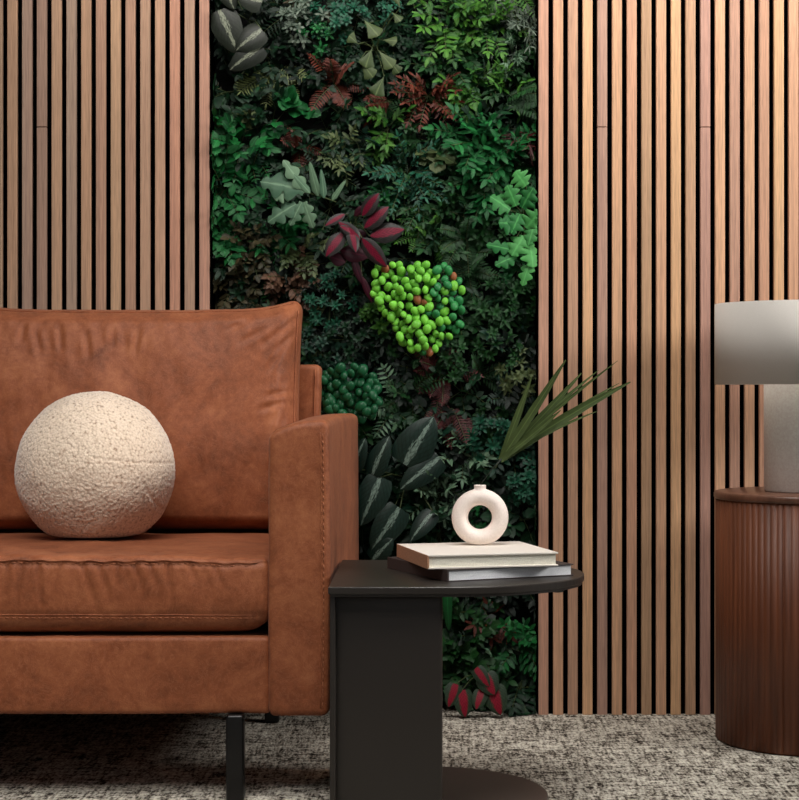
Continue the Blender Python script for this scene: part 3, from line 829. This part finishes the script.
# fan leaves
def fans(pl, r, pts, d=4.10, shape='fan'):
    for b, t, w in pts: big_leaf(pl, b, t, w, shape, lift=0.015, d=d, droop=0.2, tilt=(rnd.uniform(-.4, .4), 0.3), root=r)
feature(fans, 'ginkgo_sprig', 'pale olive fan shaped leaves near the top centre', 'plant', 'olive', 375, 50, pts=[((364, 20), (378, 34), 22), ((358, 44), (350, 36), 16), ((372, 48), (366, 66), 20), ((378, 50), (392, 66), 18), ((382, 40), (396, 40), 14),
        ((384, 76), (376, 94), 20), ((390, 60), (398, 72), 14), ((360, 60), (372, 76), 18), ((400, 8), (396, -6), 14), ((392, 12), (400, 20), 12)])
feature(fans, 'lobed_leaf_plant', 'light green lobed leaves hanging close to the right slats at mid height', 'plant', 'jade', 524, 225, shape='lobed', pts=[((510, 210), (492, 196), 20), ((516, 206), (508, 186), 18), ((522, 208), (532, 188), 22), ((520, 224), (500, 222), 22), ((526, 228), (540, 212), 24), ((524, 236), (512, 254), 22),
        ((512, 250), (488, 244), 13), ((516, 256), (496, 264), 15), ((530, 244), (534, 266), 22), ((520, 214), (512, 232), 18), ((530, 262), (522, 284), 14), ((526, 186), (516, 172), 20), ((534, 226), (528, 244), 18)])
# bead clusters
def beads(pl, r, spots, rad, mix=None):
    for (x, y, dd) in spots:
        c = P(x, y, dd); f0 = len(pl.bm.faces)
        mtx = Matrix.Translation(c) @ Euler((rnd.uniform(-.6, .6), rnd.uniform(-1, 1), rnd.uniform(-.6, .6))).to_matrix().to_4x4() @ Matrix.Diagonal((1, 0.72, 1.12+0.15*rnd.random(), 1))
        bmesh.ops.create_uvsphere(pl.bm, u_segments=12, v_segments=8, radius=rad*rnd.uniform(0.8, 1.15), matrix=mtx)
        pl.bm.faces.ensure_lookup_table(); mi = mix(x, y) if mix else 0
        for f in pl.bm.faces[f0:]: f.material_index = mi
        pl.stalk([c, c.lerp(r, 0.6)], 0.0008, 1)
spots = []
tries = 0
while len(spots) < 112 and tries < 9000:
    tries += 1; x, y = rnd.uniform(368, 464), rnd.uniform(264, 352)
    lo = 370+max(0, y-292)*0.62; hi = 462-max(0, 282-y)*0.9-max(0, y-322)*0.8
    if not lo < x < hi: continue
    if min([math.hypot(x-a, y-b_) for a, b_, _ in spots] or [99]) < 5.6: continue
    spots.append((x, y, 4.085+0.00001*((x-415)**2+(y-305)**2)+rnd.uniform(-0.008, 0.014)))
pl = Plant(); r = P(415, 300, 4.19)
beads(pl, r, spots, 0.0096, lambda x, y: 3 if (rnd.random() < 0.03 or math.hypot(x-420, y-300) < 6) else (2 if x+rnd.uniform(-26, 26) > 444 else 0))
pl.finish('bead_succulent', [G['bead'], G['stem'], G['beadgreen'], G['beadbrown']], r, 'bright green cluster of round bead leaves at the centre of the planted wall', 'plant')
spots = []; tries = 0
while len(spots) < 60 and tries < 5000:
    tries += 1; a = rnd.uniform(0, 6.3); q = 30*math.sqrt(rnd.random()); x, y = 348+q*math.cos(a)*1.05, 396+q*math.sin(a)
    if min([math.hypot(x-a_, y-b_) for a_, b_, _ in spots] or [99]) < 5.4: continue
    spots.append((x, y, 4.10+rnd.uniform(-0.01, 0.02)))
pl = Plant(); r = P(348, 396, 4.19); beads(pl, r, spots, 0.011)
pl.finish('bead_succulent', mats('beaddark'), r, 'dark green cluster of round bead leaves just right of the sofa back', 'plant')

# --- everything with a habit of its own: kind, name, label, material, x, y, parameters
up = (20, 160); FT = [
 (rosettes, 'pale_succulent', 'greyish white speckled small rosettes at the top left centre', 'grey', 302, 22, dict(n=16, spread=.055, r=.020, k=5, W=.009)),
 (rosettes, 'teal_succulent', 'small blue green rosettes at the top between pale specks and fan leaves', 'teal', 340, 22, dict(n=26, spread=.065, r=.018, k=7, W=.009)),
 (rosettes, 'green_succulent', 'fresh green small rosettes hanging below the pale specked top plant', 'emerald', 316, 42, dict(n=11, spread=.035, r=.020, k=6, W=.009)),
 (rosettes, 'teal_succulent', 'small patch of blue green rosettes at the very top centre', 'teal', 384, 8, dict(n=12, spread=.035, r=.017, k=6, W=.008)),
 (fern, 'lime_fern', 'yellow green fern fronds spreading below the silver streaked corner leaves', 'lime', 272, 74, dict(n=6, L=.085, PL=.030, PW=.0045, pairs=12, phi=(150, 380), th=(60, 85))),
 (sprigs, 'round_leaf_creeper', 'dark green round leaves under the yellow green fern', 'emerald', 284, 112, dict(n=4, slen=.06, L=.036, W=.034, nodes=2, shape='heart')),
 (sprigs, 'round_leaf_creeper', 'dull green round leaves against the left slats below the silver leaves', 'dark', 226, 92, dict(n=5, slen=.07, L=.042, W=.040, nodes=2, shape='heart')),
 (fern, 'rust_fern', 'dark rusty fern fronds in the shade above centre left', 'rust', 334, 84, dict(n=9, L=.085, PL=.022, PW=.005, pairs=12)),
 (fern, 'rust_fern', 'small rusty brown tufts below the dark round leaves upper left', 'rust', 300, 146, dict(n=7, L=.06, PL=.018, PW=.005, pairs=8)),
 (sprigs, 'rust_leaf_shrub', 'bright rust red leafy clump right of the fan leaves', 'rust', 428, 96, dict(n=20, slen=.085, L=.022, W=.008, nodes=6)),
 (sprigs, 'rust_leaf_shrub', 'thin rust red sprig reaching left from the rust red clump', 'rust', 392, 102, dict(n=8, slen=.075, L=.018, W=.006, nodes=6, phi=(150, 210))),
 (sprigs, 'privet_sprigs', 'bright yellow green small leaved sprigs at the top right centre', 'bright', 446, 22, dict(n=18, slen=.10, L=.030, W=.014, nodes=5)),
 (sprigs, 'privet_sprigs', 'fresh green leafy sprigs near the top beside the grey lacy plant', 'bright', 484, 26, dict(n=16, slen=.09, L=.028, W=.012, nodes=5)),
 (sprigs, 'privet_sprigs', 'fresh green leafy sprigs directly above the rust red clump', 'mid', 450, 62, dict(n=14, slen=.08, L=.027, W=.012, nodes=5)),
 (sprigs, 'privet_sprigs', 'yellow green sprig just right of the rust red clump', 'bright', 470, 84, dict(n=9, slen=.075, L=.028, W=.012, nodes=4)),
 (wisps, 'lacy_grey_plant', 'grey green lacy foliage at the top beside the right slats', 'grey', 522, 32, dict(n=26, L=.095, W=.004)),
 (wisps, 'lacy_grey_plant', 'dim grey feathery tuft beside the right slats below the lacy plant', 'sage', 512, 60, dict(n=14, L=.07, W=.004)),
 (fern, 'green_fern', 'dark green fern fronds arching to the right slats in the upper right', 'mid', 505, 100, dict(n=6, L=.13, PL=.026, PW=.006, pairs=14, phi=(-30, 60))),
 (sprigs, 'purple_grass_plant', 'dim purplish grassy leaves against the right slats in the upper right', 'redfern', 524, 124, dict(n=5, slen=.07, L=.05, W=.006, nodes=3, shape='strap', phi=(230, 310))),
 (sprigs, 'lime_whorl_plant', 'yellow green whorled leaves left of the star shaped leaf', 'bright', 388, 128, dict(n=9, slen=.075, L=.030, W=.011, nodes=4, shape='lance')),
 (sprigs, 'lime_whorl_plant', 'yellow green thin leaved tuft above the maroon plant', 'olive', 346, 150, dict(n=10, slen=.07, L=.024, W=.008, nodes=4, shape='lance')),
 (sprigs, 'star_leaf_ivy', 'single pale green star shaped leaf below the rust red clump', 'olive', 438, 144, dict(n=2, slen=.03, L=.062, W=.05, nodes=1, shape='star')),
 (sprigs, 'yellow_leaf_sprig', 'yellow green leaves at the left edge above the emerald ivy', 'olive', 246, 126, dict(n=4, slen=.05, L=.026, W=.016, nodes=3)),
 (sprigs, 'emerald_ivy', 'emerald ivy leaves beside the left slats above mid height', 'emerald', 240, 150, dict(n=11, slen=.10, L=.034, W=.022, nodes=3)),
 (sprigs, 'emerald_ivy', 'dark emerald leaves against the left slats below the ivy', 'emerald', 224, 190, dict(n=10, slen=.10, L=.034, W=.022, nodes=3)),
 (sprigs, 'emerald_ivy', 'deep emerald lobed leaves low beside the left slats at shoulder height', 'emerald', 226, 228, dict(n=7, slen=.08, L=.038, W=.026, nodes=2, shape='lobed')),
 (sprigs, 'bronze_leaf_plant', 'yellowish bronze small leaves above the sofa back near the left slats', 'bronze', 248, 246, dict(n=14, slen=.08, L=.024, W=.014, nodes=4)),
 (sprigs, 'bronze_leaf_plant', 'dark bronze green leaves directly above the sofa back', 'bronze', 236, 284, dict(n=14, slen=.085, L=.024, W=.014, nodes=4)),
 (sprigs, 'brown_leaf_plant', 'light brown small leaves just above the sofa corner', 'brown', 288, 280, dict(n=15, slen=.07, L=.022, W=.014, nodes=4)),
 (sprigs, 'bronze_leaf_plant', 'olive bronze leaves under the lobed grey green spray', 'olive', 300, 248, dict(n=9, slen=.07, L=.022, W=.011, nodes=4)),
 (sprigs, 'emerald_leaf_shrub', 'lush emerald leaves in the upper right below the fern', 'emerald', 478, 142, dict(n=18, slen=.10, L=.034, W=.014, nodes=5)),
 (sprigs, 'emerald_leaf_shrub', 'lush emerald leaves against the right slats in the upper right', 'emerald', 512, 160, dict(n=14, slen=.09, L=.034, W=.016, nodes=4)),
 (sprigs, 'emerald_leaf_shrub', 'emerald pointed leaves right of the teal tufts', 'emerald', 484, 182, dict(n=12, slen=.085, L=.034, W=.013, nodes=4, shape='lance')),
 (sprigs, 'teal_leaf_shrub', 'blue green narrow leaves above and right of the maroon plant', 'teal', 408, 172, dict(n=20, slen=.10, L=.022, W=.007, nodes=6, shape='lance')),
 (sprigs, 'teal_leaf_shrub', 'blue green narrow leaves right of the maroon plant', 'mid', 424, 204, dict(n=16, slen=.09, L=.022, W=.008, nodes=5, shape='lance')),
 (fern, 'lace_fern', 'yellow green lacy fern just above the bead cluster', 'bright', 434, 236, dict(n=11, L=.09, PL=.018, PW=.0045, pairs=13)),
 (fern, 'lace_fern', 'green lacy fern right of the yellow green fern', 'mid', 466, 238, dict(n=10, L=.095, PL=.018, PW=.0045, pairs=13)),
 (fern, 'lace_fern', 'dark lacy fern right of the bead cluster', 'mid', 468, 272, dict(n=9, L=.085, PL=.016, PW=.004, pairs=12)),
 (rosettes, 'pale_rosette_herb', 'pale green small rosettes right of the bead cluster', 'mid', 492, 306, dict(n=15, spread=.05, r=.022, k=6, W=.009, shape='lance')),
 (rosettes, 'pale_rosette_herb', 'dull green rosettes against the right slats at sofa back height', 'mid', 522, 300, dict(n=14, spread=.045, r=.022, k=6, W=.010, shape='lance')),
 (rosettes, 'pale_rosette_herb', 'bright green rosettes left of the bead cluster', 'bright', 378, 316, dict(n=9, spread=.035, r=.022, k=6, W=.009, shape='lance')),
 (rosettes, 'pale_rosette_herb', 'dull green rosettes lower right of the bead cluster', 'mid', 500, 346, dict(n=12, spread=.05, r=.020, k=6, W=.008, shape='lance')),
 (rosettes, 'pale_rosette_herb', 'dark green rosettes below the bead cluster', 'mid', 450, 356, dict(n=12, spread=.055, r=.020, k=6, W=.008, shape='lance')),
 (rosettes, 'pale_rosette_herb', 'dark olive rosettes against the right slats beside the palm leaf', 'olive', 520, 372, dict(n=12, spread=.05, r=.020, k=6, W=.008, shape='lance')),
 (rosettes, 'fine_teal_herb', 'fine blue green herb right of the sofa cushion corner', 'teal', 330, 300, dict(n=26, spread=.07, r=.016, k=6, W=.006, shape='lance')),
 (rosettes, 'fine_teal_herb', 'fine dark green herb between sofa cushion and bead cluster', 'dark', 352, 340, dict(n=22, spread=.07, r=.019, k=5, W=.008, shape='lance')),
 (rosettes, 'fine_teal_herb', 'fine dark green herb directly right of the sofa cushion', 'darkteal', 318, 350, dict(n=22, spread=.06, r=.019, k=5, W=.008, shape='lance')),
 (fern, 'red_fern', 'dusky red fern below the bead cluster', 'redfern', 444, 376, dict(n=12, L=.085, PL=.018, PW=.004, pairs=13)),
 (fern, 'red_fern', 'dusky red fern fronds hanging above the ring vase', 'redfern', 452, 408, dict(n=9, L=.09, PL=.018, PW=.004, pairs=13, phi=(180, 360))),
 (fern, 'green_fern', 'light green fern sprig above the silver flashed leaves', 'sage', 400, 404, dict(n=5, L=.095, PL=.026, PW=.007, pairs=8, phi=(100, 250), th=(65, 85), sag=.2)),
 (fern, 'green_fern', 'green fern sprig between bead leaves and red fern', 'mid', 412, 392, dict(n=6, L=.08, PL=.024, PW=.006, pairs=8)),
 (rosettes, 'blue_rosette_plant', 'blue green scalloped rosettes left of the palm leaf base', 'teal', 492, 436, dict(n=20, spread=.06, r=.020, k=8, W=.010)),
 (rosettes, 'blue_rosette_plant', 'blue green scalloped rosettes right of the ring vase', 'teal', 520, 478, dict(n=16, spread=.055, r=.020, k=8, W=.010)),
 (sprigs, 'grey_leaf_shrub', 'greyish green narrow leaves left of the ring vase', 'sage', 440, 496, dict(n=16, slen=.085, L=.026, W=.008, nodes=5, shape='lance')),
 (sprigs, 'grey_leaf_shrub', 'grey green narrow leaves just above the ring vase', 'sage', 462, 458, dict(n=14, slen=.08, L=.028, W=.009, nodes=4, shape='lance')),
 (sprigs, 'bright_vase_sprig', 'bright emerald leaves seen through the hole of the ring vase', 'emerald', 481, 516, dict(n=12, slen=.06, L=.024, W=.012, nodes=4)),
 (sprigs, 'grey_leaf_shrub', 'dull green leaves behind the books left of the vase', 'dark', 440, 532, dict(n=14, slen=.09, L=.030, W=.014, nodes=4)),
 (sprigs, 'round_leaf_creeper', 'dark broad leaves behind the books beside the right slats', 'dark', 524, 520, dict(n=8, slen=.08, L=.040, W=.030, nodes=2, shape='heart')),
 (sprigs, 'lobed_leaf_plant', 'green lobed leaves below the table top beside its column', 'mid', 464, 642, dict(n=10, slen=.08, L=.036, W=.024, nodes=3, shape='lobed')),
 (sprigs, 'lobed_leaf_plant', 'yellow green lobed leaves above the red centred leaves', 'mid', 458, 664, dict(n=7, slen=.06, L=.034, W=.022, nodes=2, shape='lobed')),
 (sprigs, 'emerald_leaf_shrub', 'dark emerald leafy shrub below the table top beside the slats', 'emerald', 516, 646, dict(n=14, slen=.08, L=.030, W=.013, nodes=4)),
 (sprigs, 'emerald_leaf_shrub', 'dark emerald trailing leaves near the carpet beside the slats', 'dark', 522, 680, dict(n=12, slen=.10, L=.038, W=.014, nodes=4, shape='lance', phi=(220, 320))),
 (sprigs, 'rust_leaf_shrub', 'rusty star shaped leaves just below the table top', 'rust', 494, 622, dict(n=4, slen=.05, L=.036, W=.010, nodes=2, shape='lance')),
 (sprigs, 'grey_leaf_shrub', 'pale grey green leaves above the red centred leaves', 'sage', 492, 656, dict(n=5, slen=.06, L=.030, W=.010, nodes=3, shape='lance')),
]
for kind, name, label, mat, x, y, kw in FT:
    feature(kind, name, label, 'plant', mat, x, y, **kw)

# --- the leafy ground between them
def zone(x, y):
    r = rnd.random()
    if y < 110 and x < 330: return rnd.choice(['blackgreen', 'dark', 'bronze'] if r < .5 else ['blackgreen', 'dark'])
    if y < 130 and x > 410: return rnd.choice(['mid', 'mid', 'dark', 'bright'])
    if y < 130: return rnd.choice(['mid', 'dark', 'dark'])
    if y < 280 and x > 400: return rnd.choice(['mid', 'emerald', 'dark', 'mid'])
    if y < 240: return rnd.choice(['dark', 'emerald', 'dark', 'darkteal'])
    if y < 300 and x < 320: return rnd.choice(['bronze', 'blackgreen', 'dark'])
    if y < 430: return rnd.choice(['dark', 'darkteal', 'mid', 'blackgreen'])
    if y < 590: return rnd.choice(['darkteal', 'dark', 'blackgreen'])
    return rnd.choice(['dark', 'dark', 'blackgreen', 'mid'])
ZN = {'blackgreen': 'blackish green', 'dark': 'dark green', 'bronze': 'bronze green', 'mid': 'mid green', 'bright': 'bright green', 'emerald': 'emerald', 'darkteal': 'dark blue green'}
KN = {'sprigs': ('leafy_filler_plant', 'broad leaved'), 'fern': ('fern_filler_plant', 'ferny'), 'rosettes': ('herb_filler_plant', 'fine leaved')}
step = 27
yy = -60
while yy < 716:
    xx = 219
    while xx < 538:
        x, y = xx+rnd.uniform(-9, 9), yy+rnd.uniform(-9, 9)
        xx += step
        hidden = (x < 300 and y > 345) or (x < 345 and y > 450) or (x < 430 and y > 590)
        if hidden or rnd.random() < 0.12: continue
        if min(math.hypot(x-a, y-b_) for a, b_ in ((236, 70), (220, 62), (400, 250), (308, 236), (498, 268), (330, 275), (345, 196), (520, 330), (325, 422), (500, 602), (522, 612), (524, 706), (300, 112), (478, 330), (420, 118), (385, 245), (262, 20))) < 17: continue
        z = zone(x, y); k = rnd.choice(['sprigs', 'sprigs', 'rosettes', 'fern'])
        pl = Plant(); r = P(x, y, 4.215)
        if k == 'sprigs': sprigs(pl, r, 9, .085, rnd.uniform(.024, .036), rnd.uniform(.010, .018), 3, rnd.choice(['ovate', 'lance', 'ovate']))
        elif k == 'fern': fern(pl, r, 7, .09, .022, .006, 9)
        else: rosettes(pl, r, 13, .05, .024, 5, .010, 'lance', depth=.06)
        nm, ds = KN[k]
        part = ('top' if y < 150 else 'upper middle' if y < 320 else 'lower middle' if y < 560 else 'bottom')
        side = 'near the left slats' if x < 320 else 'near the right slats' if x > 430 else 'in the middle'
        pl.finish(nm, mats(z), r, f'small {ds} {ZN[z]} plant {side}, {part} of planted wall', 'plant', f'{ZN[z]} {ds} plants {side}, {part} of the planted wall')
    yy += step
#PLANTS-END

# ------------------------------------------------------------------ lights
def area(name, loc, target, size, power, color, size_y=None):
    L = bpy.data.lights.new(name, 'AREA'); L.energy = power; L.color = color; L.size = size
    if size_y: L.shape = 'RECTANGLE'; L.size_y = size_y
    o = bpy.data.objects.new(name, L); COL.objects.link(o); o.location = loc
    o.rotation_euler = (Vector(target)-Vector(loc)).to_track_quat('-Z', 'Y').to_euler()
    return o
area('wall_wash', (0.25, 3.32, 2.40), (0.25, 4.13, 1.8), 2.3, 16.5, (1.0, 0.955, 0.90), 0.3).data.spread = math.radians(105)
area('key_light', (2.75, 2.85, 1.75), (0.4, 4.1, 1.45), 0.8, 26, (1.0, 0.97, 0.93), 0.8).data.spread = math.radians(105)
area('overhead_soft', (0.1, 2.55, 2.6), (0.05, 2.85, 0), 1.3, 9.0, (1.0, 0.97, 0.93), 0.8).data.spread = math.radians(84)
area('overhead_left', (-0.8, 1.9, 2.3), (-0.85, 3.3, 0.4), 1.1, 6, (1.0, 0.97, 0.93), 0.9).data.spread = math.radians(70)
area('fill_light', (0.3, 0.2, 1.5), (0.1, 3.6, 0.4), 1.8, 3.5, (0.97, 0.98, 1.0), 1.2)
w = bpy.data.worlds.new('world'); scn.world = w; w.use_nodes = True
w.node_tree.nodes['Background'].inputs[0].default_value = (0.75, 0.8, 0.85, 1)
w.node_tree.nodes['Background'].inputs[1].default_value = 0.07

# ------------------------------------------------------------------ camera
cd = bpy.data.cameras.new('camera'); cam = bpy.data.objects.new('camera', cd); COL.objects.link(cam)
cam.location = (0, 0, H); cam.rotation_euler = (PI/2, 0, 0)
cd.sensor_fit = 'VERTICAL'; cd.sensor_height = 36; cd.sensor_width = 36; cd.lens = 36*F/800
cd.shift_x = -(CX-399.5)/800; cd.shift_y = -(400-HY)/800
scn.camera = cam
scn.view_settings.view_transform = 'Standard'; scn.view_settings.look = 'None'
